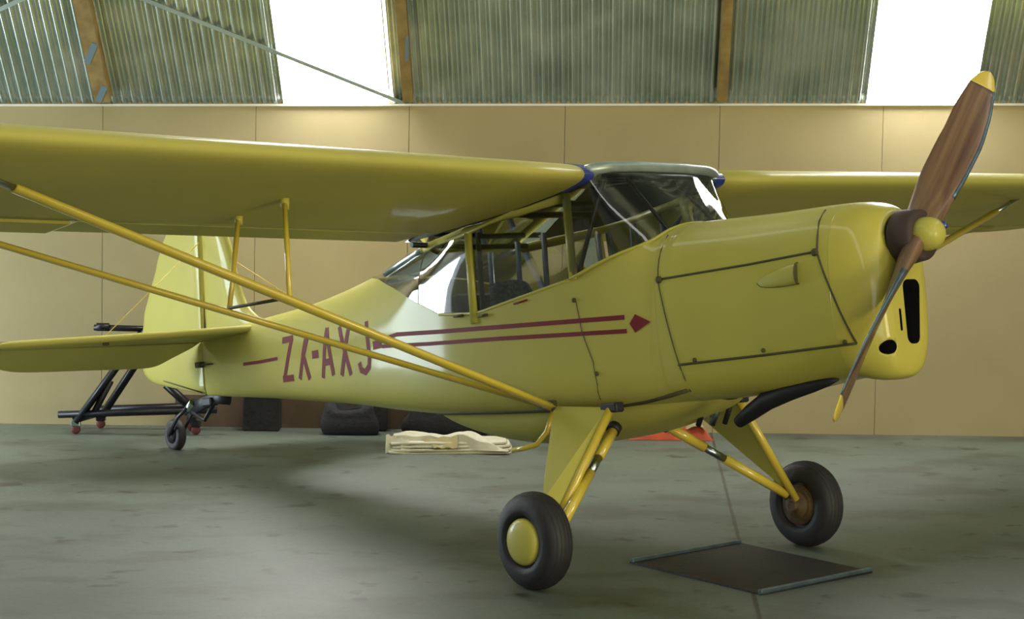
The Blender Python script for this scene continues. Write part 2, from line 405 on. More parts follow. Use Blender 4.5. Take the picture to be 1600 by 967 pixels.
shaft = [(.135 * math.cos(a * math.pi / 18), .135 * math.sin(a * math.pi / 18)) for a in range(36)]
shaft = [(y, z) for y, z in shaft]
cut(nose, [slotcut(INTAKE, 0, .24), slotcut(rrect(.052, .068, -.415, -.315, .007), 0, .15), slotcut(circ, 0, .22), slotcut([(y * .8, z * .8) for y, z in shaft], 0, .16)])

# --- skin strips laid on the side (stripes, letters, seams)
def strip(path, wd, side=1, off=.0015, n=3):
    """ribbon following the side skin along a list of (s,z)"""
    pts = []
    for (a, b) in zip(path[:-1], path[1:]):
        L = math.hypot(b[0] - a[0], b[1] - a[1]); m = max(1, int(L / .03))
        for i in range(m): pts.append((a[0] + (b[0] - a[0]) * i / m, a[1] + (b[1] - a[1]) * i / m))
    pts.append(path[-1]); top, bot = [], []
    for i, p in enumerate(pts):
        q0 = pts[max(0, i - 1)]; q1 = pts[min(len(pts) - 1, i + 1)]
        dx, dz = q1[0] - q0[0], q1[1] - q0[1]; L = math.hypot(dx, dz) or 1
        nx, nz = -dz / L * wd / 2, dx / L * wd / 2
        for lst, sg in ((top, 1), (bot, -1)):
            s, z = p[0] + sg * nx, p[1] + sg * nz
            lst.append(B(s, side * (yside(s, z) + off), z))
    return MB().grid([top, bot], smooth=False)
def rods(path, r, side=1):
    pts = []
    for (a, b) in zip(path[:-1], path[1:]):
        L = math.hypot(b[0] - a[0], b[1] - a[1]); m = max(1, int(L / .04))
        for i in range(m): pts.append((a[0] + (b[0] - a[0]) * i / m, a[1] + (b[1] - a[1]) * i / m))
    pts.append(path[-1])
    return MB().tube([B(s, side * (yside(s, z) + r * .2), z) for s, z in pts], r, 6)
def patch(poly, side=1, off=.002):
    return MB().add([B(s, side * (yside(s, z) + off), z) for s, z in poly], [tuple(range(len(poly)))], False)

cowl_top = [(1.283, .175), (1.275, .10), (1.272, .0), (1.27, -.046), (1.233, -.247), (1.192, -.437), (1.179, -.53), (1.19, -.60)]
nose_seam = [(.374, .167), (.367, .115), (.354, .04), (.351, -.027), (.307, -.168), (.26, -.316), (.213, -.455)]
for sd in (1, -1):
    rods(cowl_top, .0035, sd).build('panel_seam', SEAM, cow)
    rods(nose_seam, .005, sd).build('panel_seam', SEAM, cow)
    rods([(1.27, -.046), (.731, -.038), (.355, -.026)], .0055, sd).build('panel_hinge', SEAM, cow)
    rods([(1.192, -.468), (.677, -.464), (.213, -.455)], .006, sd).build('panel_seam', SEAM, cow)
    rods([(1.793, -.092), (1.768, -.257), (1.713, -.407), (1.712, -.52), (1.74, -.60)], .0025, sd).build('panel_seam', SEAM, fus)
    for q in [(1.263, -.047), (.362, -.028), (.692, -.442), (1.09, -.452), (.262, -.443)]:
        big = .018 if q[1] > -.1 else .010
        MB().lathe(B(q[0], sd * yside(*q), q[1]), (-sd, 0, 0), [(-.002, big), (.008, big), (.012, big * .5)], 12).build('latch', SEAM, cow)
    for q in [(1.802, -.088), (1.699, -.469)]:
        MB().lathe(B(q[0], sd * yside(*q), q[1]), (-sd, 0, 0), [(-.002, .012), (.008, .012), (.012, .006)], 12).build('latch', SEAM, fus)
# scoop blister on the side panel
for sd in (1,):
    rows = []
    for i in range(13):
        t = i / 12; s = .455 + .235 * t; hz = .047 * math.sqrt(max(0, 1 - t ** 1.7)) + .001; dep = .030 * (1 - t ** 1.4)
        zc_ = -.112 - .035 * t * 0 - .02 * t
        row = []
        for k in range(11):
            a = math.pi * k / 10; z = zc_ + hz * math.cos(a); row.append(B(s, sd * (yside(s, z) - .002 + dep * math.sin(a) ** .6), z))
        rows.append(row)
    sc = MB().grid(rows).build('cooling_scoop', YEL, cow, solid=.004)
    MB().add([p + Vector((0, .004, 0)) for p in rows[0]], [tuple(range(11))], False).build('scoop_mouth', SEAM, sc)
    MB().tube([p for p in rows[0]], .0035, 6).build('scoop_lip', SEAM, sc)
    MB().tube([r[-1] for r in rows], .003, 6).build('scoop_edge', SEAM, sc)

# red trim: two cheat lines, diamond, rear line, letters
LET = {'z': [[(4.911, -0.022), (4.752, -0.020)], [(4.762, -0.016), (4.910, -0.273)], [(4.931, -0.272), (4.769, -0.273)]],
'k': [[(4.563, -0.039), (4.678, -0.289)], [(4.52, -0.009), (4.616, -0.162)], [(4.604, -0.144), (4.535, -0.297)]],
'hyphen': [[(4.476, -0.149), (4.387, -0.149)]],
'a': [[(4.262, 0.001), (4.344, -0.304)], [(4.262, 0.001), (4.199, -0.296)], [(4.312, -0.21), (4.206, -0.209)]],
'x': [[(4.089, -0.003), (3.965, -0.309)], [(3.958, -0.015), (4.087, -0.306)]],
'j': [[(3.731, -0.007), (3.714, -0.225), (3.727, -0.277), (3.778, -0.306), (3.831, -0.29), (3.846, -0.245)]]}
for k, st in LET.items():
    mb = MB()
    for i, pth in enumerate(st):
        t = strip(pth, .042 if k != 'hyphen' else .05, 1, .0015 + .0004 * i); mb.add(t.v, t.f, False)
    mb.build('registration_letter', RED, fus, recalc=False)
for pth, wd in (([(3.55, -.135), (3.365, -.118), (2.888, -.145), (2.369, -.169), (1.874, -.191), (1.487, -.207)], .024),
                ([(3.55, -.172), (3.3, -.186), (3.012, -.202), (2.377, -.23), (1.882, -.256), (1.480, -.276)], .022),
                ([(5.558, -.128), (5.291, -.133), (4.992, -.132)], .022), ([(3.66, -.158), (3.55, -.155)], .05)):
    strip(pth, wd).build('red_stripe', RED, fus, recalc=False)
patch([(1.458, -.242), (1.420, -.198), (1.330, -.245), (1.428, -.289)], off=.003).build('red_diamond', RED, fus)
for (a, b) in (((2.74, -.075), (2.66, -.078)), ((2.52, -.098), (2.45, -.094))):
    MB().tube([B(a[0], yside(*a) + .012, a[1]), B(b[0], yside(*b) + .012, b[1])], .008, 8).build('door_handle', SEAM, fus)
MB().tube([B(2.24, yside(2.24, -.06) + .004, -.06), B(2.14, yside(2.14, -.05) + .004, -.05)], .005, 8).build('red_mark', RED, fus)

# lower side moulding: dark gap between the side and the belly fairing
for sd in (1, -1):
    MB().tube([B(s, sd * (yside(s, z) - .004), z) for s, z in [(3.3, -.585), (2.9, -.598), (2.5, -.615), (2.07, -.632), (1.78, -.640), (1.5, -.628), (1.34, -.61), (1.2, -.59)]], .013, 8).build('lower_longeron', SEAM, fus)
# belly fairing
rows = []
for i in range(33):
    t = i / 32; s = 1.22 + 2.25 * t
    dpt = math.sin(math.pi * t) ** .75; zt_ = fs(s)[0] + .04; w_ = .10 + .25 * math.sin(math.pi * t) ** .5; dd = .17 * dpt + .045
    rows.append([B(s, w_ * math.copysign(abs(math.cos(a)) ** .8, math.cos(a)), zt_ - dd * abs(math.sin(a)) ** .8) for a in lin(0, math.pi, 24)])
MB().grid(rows).build('belly_fairing', YFAB, plane)

# --- windscreen, windows, roof
base_c = [(1.285, 0, .238), (1.288, .12, .234), (1.305, .235, .205), (1.36, .335, .150), (1.54, .425, .100), (1.80, .476, .022)]
top_c = [(1.575, 0, .560), (1.575, .15, .560), (1.58, .26, .557), (1.595, .38, .553), (1.66, .475, .530), (1.835, .475, .445)]
def curve_pts(tab, n):
    out = []
    L = [0]
    for a, b in zip(tab[:-1], tab[1:]): L.append(L[-1] + 1)
    for i in range(n + 1):
        t = i / n * (len(tab) - 1); j = min(int(t), len(tab) - 2); u = t - j
        p0 = tab[max(j - 1, 0)]; p1 = tab[j]; p2 = tab[j + 1]; p3 = tab[min(j + 2, len(tab) - 1)]
        if j == 0: p0 = (p2[0], -p2[1], p2[2])
        out.append(tuple(.5 * (2 * p1[k] + (p2[k] - p0[k]) * u + (2 * p0[k] - 5 * p1[k] + 4 * p2[k] - p3[k]) * u * u + (3 * p1[k] - p0[k] - 3 * p2[k] + p3[k]) * u ** 3) for k in range(3)))
    return out
cb = curve_pts(base_c, 20); ct = curve_pts(top_c, 20)
rows = []
full = lambda c: [(s, -y, z) for s, y, z in reversed(c[1:])] + c
fb, ft = full(cb), full(ct)
for i in range(13):
    t = i / 12; bul = 0.0
    row = []
    for a, b in zip(fb, ft):
        s = a[0] + (b[0] - a[0]) * t; y = a[1] + (b[1] - a[1]) * t; z = a[2] + (b[2] - a[2]) * t
        row.append(B(s - bul * .6, y * (1 + bul * .3), z + bul * .6))
    rows.append(row)
ws = MB().grid(rows).build('windscreen', GLASS, plane)
for sd in (1, -1):
    MB().tube([B(s, sd * y, z) for s, y, z in cb], .008, 8).build('windscreen_edge', YEL, ws)
MB().tube([B(s, y, z + .005) for s, y, z in ft if abs(y) < .47], .030, 10).build('windscreen_top_rail', mat('grey_rail', (.38, .44, .41), .35, metal=.4, noise=.3, nscale=12), ws)

RTOP = lambda s: interp([(1.8, .455), (2.6, .385), (3.15, .355)], s)
for sd in (1, -1):
    def side_grid(s0, s1, lo, hi, off=0.0, n=16, m=10):
        rows = []
        for s in lin(s0, s1, n):
            a, b = lo(s), hi(s); rows.append([B(s, sd * (yside(s, z) + off), z) for z in lin(a, b, m)])
        return MB().grid(rows)
    side_grid(1.83, 2.54, lambda s: interp(SILL, s), lambda s: RTOP(s), -.006).build('side_window', GLASS, plane)
    def post(pts, wd, name='door_post', r2=.02):
        return MB().tube([B(s, sd * (yside(s, z) + .002), z) for s, z in (pts if 'rail' in name else (pts[0], pts[-1]))], wd / 2, 12, ry=r2, side=(0, 1, 0)).build(name, YEL, plane)
    post([(1.845, .46), (1.83, .25), (1.80, .05), (1.797, .015)], .050)
    post([(2.60, .385), (2.585, .15), (2.575, -.10), (2.575, -.13)], .055)
    post([(1.84, .445), (2.2, .415), (2.6, .378), (3.15, .352)], .036, 'window_head_rail', .028)
    MB().tube([B(s, sd * (yside(s, interp(SILL, s)) - .003), interp(SILL, s)) for s in lin(1.8, 2.9, 14)], .009, 8).build('window_sill', YEL, plane)
# rear glazing: one moulded transparency from the rear post to the turtledeck
rw = MB(); rows = []
for s in lin(2.62, 4.04, 26):
    sl = interp(SILL, s)
    if s < 3.15:
        h = [(yside(s, z) - .004, z) for z in lin(sl, .345, 14)]
        rows.append(h)
for sd in (1, -1):
    g = MB().grid([[B(s, sd * y, z) for (y, z) in r] for s, r in zip([x for x in lin(2.62, 4.04, 26) if x < 3.15], rows)])
    last = None
    h0 = [x for x in lin(2.62, 4.04, 26) if x < 3.15][-1]
    side = [[B(s, sd * y * .997, z) for y, z in section(s, min(.345, fs(s)[1] - .03 - max(0, s - 3.3) * .03), interp(SILL, s), 14)] for s in lin(h0, 3.85, 12)]
    g.grid(side)
    g.build('rear_window', GLASSR, plane)
top = []
for s in lin(3.12, 4.04, 16):
    za = min(.345, fs(s)[1] - .03 - max(0, s - 3.3) * .03)
    h = section(s, None, max(za, interp(SILL, s)) - .001, 12)
    top.append([B(s, y * .998, z) for y, z in h] + [B(s, -y * .998, z) for y, z in reversed(h[:-1])])
MB().grid(top).build('rear_roof_window', GLASSR, plane)
for sd in (1, -1):
    MB().tube([B(s, sd * (yside(s, z) + .004), z) for s, z in [(3.17, .345), (3.28, .338), (3.45, .30), (3.62, .262)]], .020, 8).build('rear_window_frame', CHR, plane)

# --- wings
def airfoil(n=22, t=.115):
    up, lo = [], []
    for i in range(n + 1):
        x = .5 * (1 - math.cos(math.pi * i / n))
        yt = 5 * t * (.2969 * math.sqrt(x) - .126 * x - .3516 * x * x + .2843 * x ** 3 - .1036 * x ** 4)
        m, p = .022, .28
        yc = m / p ** 2 * (2 * p * x - x * x) if x < p else m / (1 - p) ** 2 * ((1 - 2 * p) + 2 * p * x - x * x)
        up.append((x, yc + yt)); lo.append((x, yc - yt * .92))
    return up, lo
UP, LO = airfoil()
CH = 1.555; S0 = 1.595; ZL = .524; DROP = .138; DIH = .022
def wing_pt(x, h, y, scale=1.0, xo=0.0):
    s = S0 + xo + x * CH * scale
    return B(s, y, ZL - DROP * (s - S0) / CH + h * CH * scale ** .6 + DIH * (abs(y) - .5))
def wing_z_under(s, y):
    x = (s - S0) / CH
    for (x0, h0), (x1, h1) in zip(LO[:-1], LO[1:]):
        if x0 <= x <= x1: h = h0 + (h1 - h0) * (x - x0) / (x1 - x0)
    return ZL - DROP * (s - S0) / CH + h * CH + DIH * (abs(y) - .5)
XH = .815   # hinge line of flaps and ailerons
def hseg(tab, x):
    for (x0, h0), (x1, h1) in zip(tab[:-1], tab[1:]):
        if x0 <= x <= x1: return h0 + (h1 - h0) * (x - x0) / (x1 - x0)
    return tab[-1][1]
def wing_loop(xa, xb, y, scale=1.0, xo=0.0):
    us = [(x, h) for x, h in UP if xa < x < xb]; ls = [(x, h) for x, h in LO if xa < x < xb]
    loop = [(xa, hseg(UP, xa))] + us + [(xb, hseg(UP, xb))] + [(xb, hseg(LO, xb))] + ls[::-1] + [(xa, hseg(LO, xa))]
    return [wing_pt(x, h, y, scale, xo) for x, h in loop]
for sd in (1, -1):
    ys = [.50, .9, 1.4, 1.9, 2.4, 2.9, 3.4, 3.9, 4.4, 4.75]
    rows = [wing_loop(0, XH, sd * y) for y in ys]
    for y, sc, xo in ((5.0, .985, .01), (5.2, .93, .05), (5.35, .83, .13), (5.44, .68, .25), (5.48, .50, .40)):
        rows.append(wing_loop(0, XH, sd * y, sc, xo))
    w = MB().grid(rows, True, True).build('wing', YFAB, plane)
    tag(w, 'starboard wing, nearest the camera' if sd > 0 else 'port wing, behind the propeller')
    # wing tip trailing part
    rows = [wing_loop(XH + .004, 1, sd * y) for y in (4.72, 4.75)] + [wing_loop(XH, 1, sd * y, sc, xo) for y, sc, xo in ((5.0, .985, .01), (5.2, .93, .05), (5.35, .83, .13), (5.44, .68, .25), (5.48, .50, .40))]
    MB().grid(rows, True, True).build('wing_tip', YFAB, w)
    MB().grid([wing_loop(XH + .008, 1, sd * y) for y in (.56, 1.2, 1.9, 2.62)], True, True).build('flap', YFAB, w)
    MB().grid([[p + Vector((0, 0, -.012)) if i > 3 else p for i, p in enumerate(wing_loop(XH + .008, 1, sd * y))] for y in (2.66, 3.3, 4.0, 4.70)], True, True).build('aileron', YFAB, w)
    # dark blue root tape around the leading edge
    rows = [[wing_pt(x, h * 1.03, sd * y) for x, h in ([q for q in UP if q[0] < .13][::-1] + [q for q in LO if q[0] < .13][1:])] for y in (.505, .44)]
    MB().grid(rows).build('root_tape', BLUE, w, solid=.003)
    rows = [[wing_pt(x, h * 1.01 + .001, sd * y) for x, h in ([q for q in UP if q[0] < .11][::-1] + [q for q in LO if q[0] < .11][1:])] for y in (.44, .39)]
    MB().grid(rows).build('root_collar', CHR, w, solid=.003)
# cabin roof between the wings: alloy skin over a dark lining
rows = [[wing_pt(x, h * .97, y) for x, h in UP] for y in lin(-.50, .50, 8)]
cr_ = MB().grid(rows).build('cabin_roof', GLASS, plane)
for s_, r_ in ((1.66, .018), (2.05, .016), (2.62, .018), (3.10, .016)):
    x_ = (s_ - S0) / CH
    MB().tube([wing_pt(x_, hseg(UP, x_) - .022, y) for y in (-.49, 0, .49)], r_, 8).build('roof_tube', BLST, cr_)
for a, b in (((1.70, -.46), (2.05, -.05)), ((2.05, .05), (1.70, .46))):
    MB().tube([B(q[0], q[1], .565 - (q[0] - 1.6) * .05) for q in (a, b)], .010, 8).build('roof_tube', BLST, cr_)
for sd in (1, -1):
    loop = wing_loop(0.0, .985, sd * .49); loop2 = wing_loop(0.0, .985, sd * .478)
    MB().grid([loop, loop2], True, True).build('root_rib', BLK, cr_)

# --- struts
def P(s, y, z): return B(s, y, z)
for sd in (1, -1):
    fa, fe = (2.03, .475, -.615), (1.905, 3.60, wing_z_under(1.905, 3.6) + .005)
    ra, re = (2.10, .475, -.600), (2.83, 3.50, wing_z_under(2.83, 3.50) - .004)
    def on(a, b, y):
        t = (y - a[1]) / (b[1] - a[1]); return tuple(a[i] + (b[i] - a[i]) * t for i in range(3))
    sp = lambda q: B(q[0], sd * q[1], q[2])
    c0 = on(fa, fe, 3.36)
    fo = MB().tube([sp(fa), sp(on(fa, fe, .8)), sp(c0)], .036, 14, ry=.020, side=(0, 1, 0)).build('wing_strut', YBR, plane)
    MB().tube([sp(c0), sp(fe)], .022, 12, ry=.014, side=(0, 1, 0)).build('strut_collar', CHR, fo)
    ro = MB().tube([sp(ra), sp(re)], .026, 14, ry=.016, side=(0, 1, 0)).build('wing_strut', YBR, plane)
    MB().box(sp((2.06, .478, -.605)), (.03, .13, .05)).build('strut_fitting', SEAM, fo, bevel=.006)
    yj = 1.90
    fj, rj = on(fa, fe, 2.03), on(ra, re, 2.06)
    tf, tr = (2.174, yj, wing_z_under(2.174, yj)), (2.60, yj, wing_z_under(2.60, yj))
    j1 = MB().tube([sp((fj[0] + .02, fj[1], fj[2])), sp(tf)], .013, 10).build('jury_strut', YBR, fo)
    MB().tube([sp((tf[0], yj, tf[2] - .05)), sp((tf[0], yj, tf[2] + .01))], [.02, .026], 10).build('strut_fitting', YEL, j1)
    j2 = MB().tube([sp(rj), sp(tr)], .013, 10).build('jury_strut', YBR, ro)
    MB().tube([sp((tr[0], yj, tr[2] - .04)), sp((tr[0], yj, tr[2] + .01))], [.018, .024], 10).build('strut_fitting', YEL, j2)
    MB().tube([sp((fj[0] + .02, fj[1], fj[2] + .02)), sp((rj[0], rj[1], rj[2] + .02))], .008, 8).build('jury_brace', SEAM, ro)

# --- undercarriage
WS, WY, WZ, WR = 1.653, .974, -1.2467, .233
for sd in (1, -1):
    sp = lambda s, y, z: B(s, sd * y, z)
    # triangular faired leg
    legp = [(2.02, .455, -.62), (1.61, .455, -.65), (1.645, .86, -1.18), (1.70, .86, -1.08)]
    if sd < 0: pass
    mb = MB()
    th = Vector((sd * .012, 0, -.010))
    a = [sp(*q) + th for q in legp]; b = [sp(*q) - th for q in legp]
    mb.add(a + b, [(0, 1, 2, 3), (7, 6, 5, 4), (0, 4, 5, 1), (1, 5, 6, 2), (2, 6, 7, 3), (3, 7, 4, 0)], False)
    leg = mb.build('landing_gear_leg', YEL, plane, bevel=.004)
    MB().tube([sp(1.60, .455, -.645), sp(1.635, .875, -1.215)], .022, 12).build('leg_tube', YBR, leg)
    MB().tube([sp(2.02, .455, -.62), sp(1.70, .865, -1.09)], .010, 10).build('leg_edge_tube', YEL, leg)
    MB().box(sp(1.60, .45, -.645), (.06, .12, .05)).build('leg_fitting', BLK, leg, bevel=.01)
    # telescopic shock strut to the centre of the belly
    A, Z_ = (Vector((1.70, .36, -.755)), Vector((1.555, .87, -1.175))) if sd > 0 else (Vector((1.80, .10, -.755)), Vector((1.66, .845, -1.19)))
    pt = lambda t: sp(*(A + (Z_ - A) * t))
    ss = MB().tube([pt(.02), pt(.31)], .027, 14).build('shock_strut', YBR, plane)
    MB().tube([pt(.31), pt(.47)], .021, 14).build('chrome_sleeve', CHR, ss)
    MB().tube([pt(.47), pt(.985)], .026, 14).build('strut_lower_tube', YBR, ss)
    MB().tube([pt(-.04), pt(.02)], .036, 12).build('strut_fitting', BLK, ss)
    # wheel
    c = sp(WS, WY, WZ); ax = (-sd, 0, 0)
    tyre = []
    for i in range(29):
        a_ = math.pi * i / 28; o = -.079 * math.cos(a_); r = WR - .105 + .105 * math.sin(a_) ** .62
        tyre.append((o, r))
    wh = MB().lathe(c, ax, [(-.055, .125)] + tyre + [(.055, .125)], 56).build('wheel', RUB, plane)
    gm = MB()
    for o in (-.045, -.027, -.009, .009, .027, .045):
        rr = WR - .105 + .105 * math.sin(math.acos(max(-1, min(1, -o / .079)))) ** .62
        gm.lathe(c, ax, [(o - .003, rr - .006), (o - .003, rr + .0015), (o + .003, rr + .0015), (o + .003, rr - .006)], 56)
    gm.build('tyre_tread', RUB, wh)
    MB().lathe(c, ax, [(.030, .112), (.072, .112), (.084, .106), (.094, .088), (.100, .055), (.103, .0)], 40).build('hub_cap', YEL, wh)
    MB().lathe(c, (sd, 0, 0), [(.03, .112), (.068, .110), (.060, .075), (.085, .07), (.09, .03), (.12, .028)], 32).build('brake_drum', RUST, wh)
    MB().tube([sp(WS - .005, .84, -1.2), sp(WS, WY - .02, WZ)], .024, 12).build('axle', RUST, wh)
    MB().tube([sp(1.70, .84, -1.13), sp(1.665, .86, -1.20)], .03, 10).build('axle_fitting', BLK, leg)
# step at the starboard side, behind the strut root
MB().tube([B(2.06, .44, -.64), B(2.10, .46, -.74), B(2.14, .50, -.80), B(2.22, .52, -.815), B(2.30, .53, -.82)], .014, 10).build('boarding_step', YBR, plane)
# drain pipes under the belly
for i, (s_, y_) in enumerate([(1.42, -.02), (1.38, -.08), (1.35, -.14)]):
    MB().tube([B(s_, y_, -.60), B(s_ + .02, y_, -.70), B(s_ + .06, y_, -.77)], .014 if i != 1 else .02, 10).build('drain_pipe', [BLK, CHR, BLK][i], plane)

# --- exhaust: dark outlet along the lower edge of the cowling with a stub pipe
MB().tube([B(.40, .15, -.605), B(.46, .15, -.613), B(.55, .15, -.622), B(.70, .15, -.640), B(.85, .145, -.675), B(.97, .135, -.725), B(1.06, .125, -.765)],
          [.006, .020, .032, .044, .046, .040, .030], 16).build('exhaust_pipe', BLK, plane)

# --- propeller
ANG = math.radians(131.3); PR = 1.032
bdir = Vector((0, math.cos(ANG), math.sin(ANG)))          # (s,y,z) of the blade raised to port
tdir = Vector((0, math.sin(ANG), -math.cos(ANG)))          # tangential, towards starboard and up
def blade_rows(sg, r0, r1, n, grow=0.0, part=None):
    rows = []
    for i in range(n + 1):
        x = (r0 + (r1 - r0) * i / n) / .99; r = x * PR
        ch = interp([(0, .17), (.10, .17), (.2, .18), (.35, .20), (.55, .20), (.75, .18), (.9, .135), (.97, .08), (.995, .04), (1, .012)], x)
        tk = interp([(0, .11), (.1, .105), (.2, .07), (.35, .040), (.6, .024), (1, .010)], x)
        pit = math.radians(interp([(0, 65), (.15, 60), (.3, 52), (.5, 44), (.75, 37), (1, 30)], x))
        e = sg * bdir; t_ = sg * tdir
        cdir = t_ * math.cos(pit) + Vector((1, 0, 0)) * math.sin(pit)      # towards the trailing edge (aft)
        ndir = t_ * (-math.sin(pit)) + Vector((1, 0, 0)) * math.cos(pit)
        lead = interp([(0, 0), (.3, .0), (.6, -.010), (1, .012)], x)
        row = []
        loop = lin(0, 2 * math.pi, 24)[:-1]
        for a in loop:
            u = -math.cos(a) * .5; v = math.sin(a) * .5 * (1 - .45 * (u + .5))
            if part == 'edge': u = -.5 + (u + .5) * .16; v = v * .62
            p = e * r + cdir * ((u + .04) * (ch + grow) + lead) + ndir * v * (tk + grow)
            row.append(B(p.x - .0, p.y, p.z))
        rows.append(row)
    return rows
pm = MB()
for sg in (1, -1): pm.grid(blade_rows(sg, .03, .895, 26), True, True)
hb = MB().lathe(B(0, 0, 0), (0, 1, 0), [(-.035, .0), (-.035, .10), (-.025, .115), (.07, .125), (.085, .115), (.085, 0)], 40)
prop = pm.build('propeller', WOOD, plane)
hb.build('hub_boss', BRN, prop)
for sg in (1, -1):
    MB().grid(blade_rows(sg, .895, .989, 10, .0015), True, True).build('blade_tip', YBR, prop)
    MB().grid(blade_rows(sg, .24, .90, 16, .003, 'edge'), True, True).build('leading_edge_sheath', STEEL, prop)
MB().lathe(B(0, 0, 0), (0, 1, 0), [(.08, .06), (.16, .06)], 24).build('propeller_shaft', BLK, prop)
spn = MB().lathe(B(0, 0, 0), (0, -1, 0), [(.02, .076), (.055, .076), (.08, .072), (.105, .061), (.122, .044), (.132, .022), (.135, .0)], 40).build('spinner', YEL, prop)
MB().lathe(B(-.090, -.055, .028), (.65, -.6, .3), [(-.01, .018), (.022, .018), (.028, .012)], 14).build('spinner_bolt', BLUE, spn)

# --- tail
def plate(poly, fn, t, inset=.03):
    """poly in plane coords; rounded thin plate; fn(u,v,h) -> point"""
    n = len(poly); cx = sum(p[0] for p in poly) / n; cy = sum(p[1] for p in poly) / n
    A_ = sum(poly[i][0] * poly[(i + 1) % n][1] - poly[(i + 1) % n][0] * poly[i][1] for i in range(n))
    sg = 1 if A_ > 0 else -1
    ins = []
    for i in range(n):
        p0, p1, p2 = poly[i - 1], poly[i], poly[(i + 1) % n]
        d1 = Vector((p1[0] - p0[0], p1[1] - p0[1])).normalized(); d2 = Vector((p2[0] - p1[0], p2[1] - p1[1])).normalized()
        nn = Vector((-(d1 + d2).y, (d1 + d2).x)) * sg
        if nn.length < 1e-6: nn = Vector((0, 0))
        else: nn.normalize()
        ins.append((p1[0] + nn.x * inset, p1[1] + nn.y * inset))
    mid = [((a[0] + b[0] * 1) / 2, (a[1] + b[1]) / 2) for a, b in zip(poly, ins)]
    rows = [[fn(u, v, 0) for u, v in poly], [fn(u, v, t * .38) for u, v in mid], [fn(u, v, t * .5) for u, v in ins]]
    rows2 = [[fn(u, v, 0) for u, v in poly], [fn(u, v, -t * .38) for u, v in mid], [fn(u, v, -t * .5) for u, v in ins]]
    mb = MB(); mb.grid([r + [r[0]] for r in rows]); mb.grid([r + [r[0]] for r in rows2])
    mb.add(rows[-1], [tuple(range(n))], True); mb.add(rows2[-1], [tuple(range(n))], True)
    return mb
def smooth_poly(pts, k=5):
    """Catmull-Rom outline; points with a third item are corners"""
    n = len(pts); cs = [i for i in range(n) if len(pts[i]) > 2]; out = []
    for a, b in zip(cs, cs[1:] + [cs[0] + n]):
        seg = [pts[i % n][:2] for i in range(a, b + 1)]
        for i in range(len(seg) - 1):
            p1, p2 = seg[i], seg[i + 1]; p0 = seg[i - 1] if i else p1; p3 = seg[i + 2] if i + 2 < len(seg) else p2
            m = 1 if len(seg) == 2 else k
            for j in range(m):
                u = j / m
                out.append(tuple(.5 * (2 * p1[c] + (p2[c] - p0[c]) * u + (2 * p0[c] - 5 * p1[c] + 4 * p2[c] - p3[c]) * u * u + (3 * p1[c] - p0[c] - 3 * p2[c] + p3[c]) * u ** 3) for c in range(2)))
    return out
fv = lambda u, v, h: B(u, h, v)
# (third item marks a corner)
def vsurf(zs, front, back, t, rf=True):
    """upright tail surface: lens section between front(z) and back(z)"""
    rows = []
    for z in zs:
        a, b = front(z), back(z); tt = t * min(1, (b - a) / .25)
        prof = [(0, 0), (.02, .42), (.08, .75), (.22, 1), (.5, .9), (.8, .5), (.96, .28), (1, 0)] if rf else [(0, .75), (.02, .8), (.2, .9), (.45, .85), (.75, .7), (.93, .6), (.985, .42), (1, 0)]
        up_ = [(a + (b - a) * u, tt / 2 * h) for u, h in prof]; dn = [(q[0], -q[1]) for q in reversed(up_[1:-1] if rf else up_[:-1])]
        rows.append([B(q[0], q[1], z) for q in up_ + dn])
    return MB().grid(rows, True, True)
def cinterp(tab, x):
    t = [(float(a), float(b)) for a, b in tab]
    if x <= t[0][0]: return t[0][1]
    if x >= t[-1][0]: return t[-1][1]
    for i in range(len(t) - 1):
        if x <= t[i + 1][0]:
            h = t[i + 1][0] - t[i][0]; u = (x - t[i][0]) / h
            m0 = ((t[i + 1][1] - t[i - 1][1]) / (t[i + 1][0] - t[i - 1][0]) if i else (t[1][1] - t[0][1]) / h) * h
            m1 = ((t[i + 2][1] - t[i][1]) / (t[i + 2][0] - t[i][0]) if i + 2 < len(t) else (t[i + 1][1] - t[i][1]) / h) * h
            return (2 * u**3 - 3 * u**2 + 1) * t[i][1] + (u**3 - 2 * u**2 + u) * m0 + (-2 * u**3 + 3 * u**2) * t[i + 1][1] + (u**3 - u**2) * m1
FLE = [(.08, 5.36), (.15, 5.44), (.19, 5.58), (.30, 5.73), (.45, 5.81), (.72, 5.895), (.88, 5.97), (.95, 6.08)]
HNG = lambda z: 6.35 - (z + .29) * .055
fin = vsurf([.08, .11, .14, .17, .20, .25, .30, .38, .45, .55, .65, .72, .80, .88, .93, .95], lambda z: cinterp(FLE, z), lambda z: HNG(z) - .012, .075).build('fin', FUSM, plane)
RTE = [(-.285, 6.42), (-.24, 6.66), (-.19, 6.95), (-.14, 7.17), (-.06, 7.285), (.08, 7.315), (.26, 7.265), (.44, 7.18), (.62, 7.04), (.82, 6.90), (.95, 6.76), (1.01, 6.55), (1.03, 6.40)]
rz = []
for (za, _), (zb_, _) in zip(RTE[:-1], RTE[1:]): rz += lin(za, zb_, 3)[:-1]
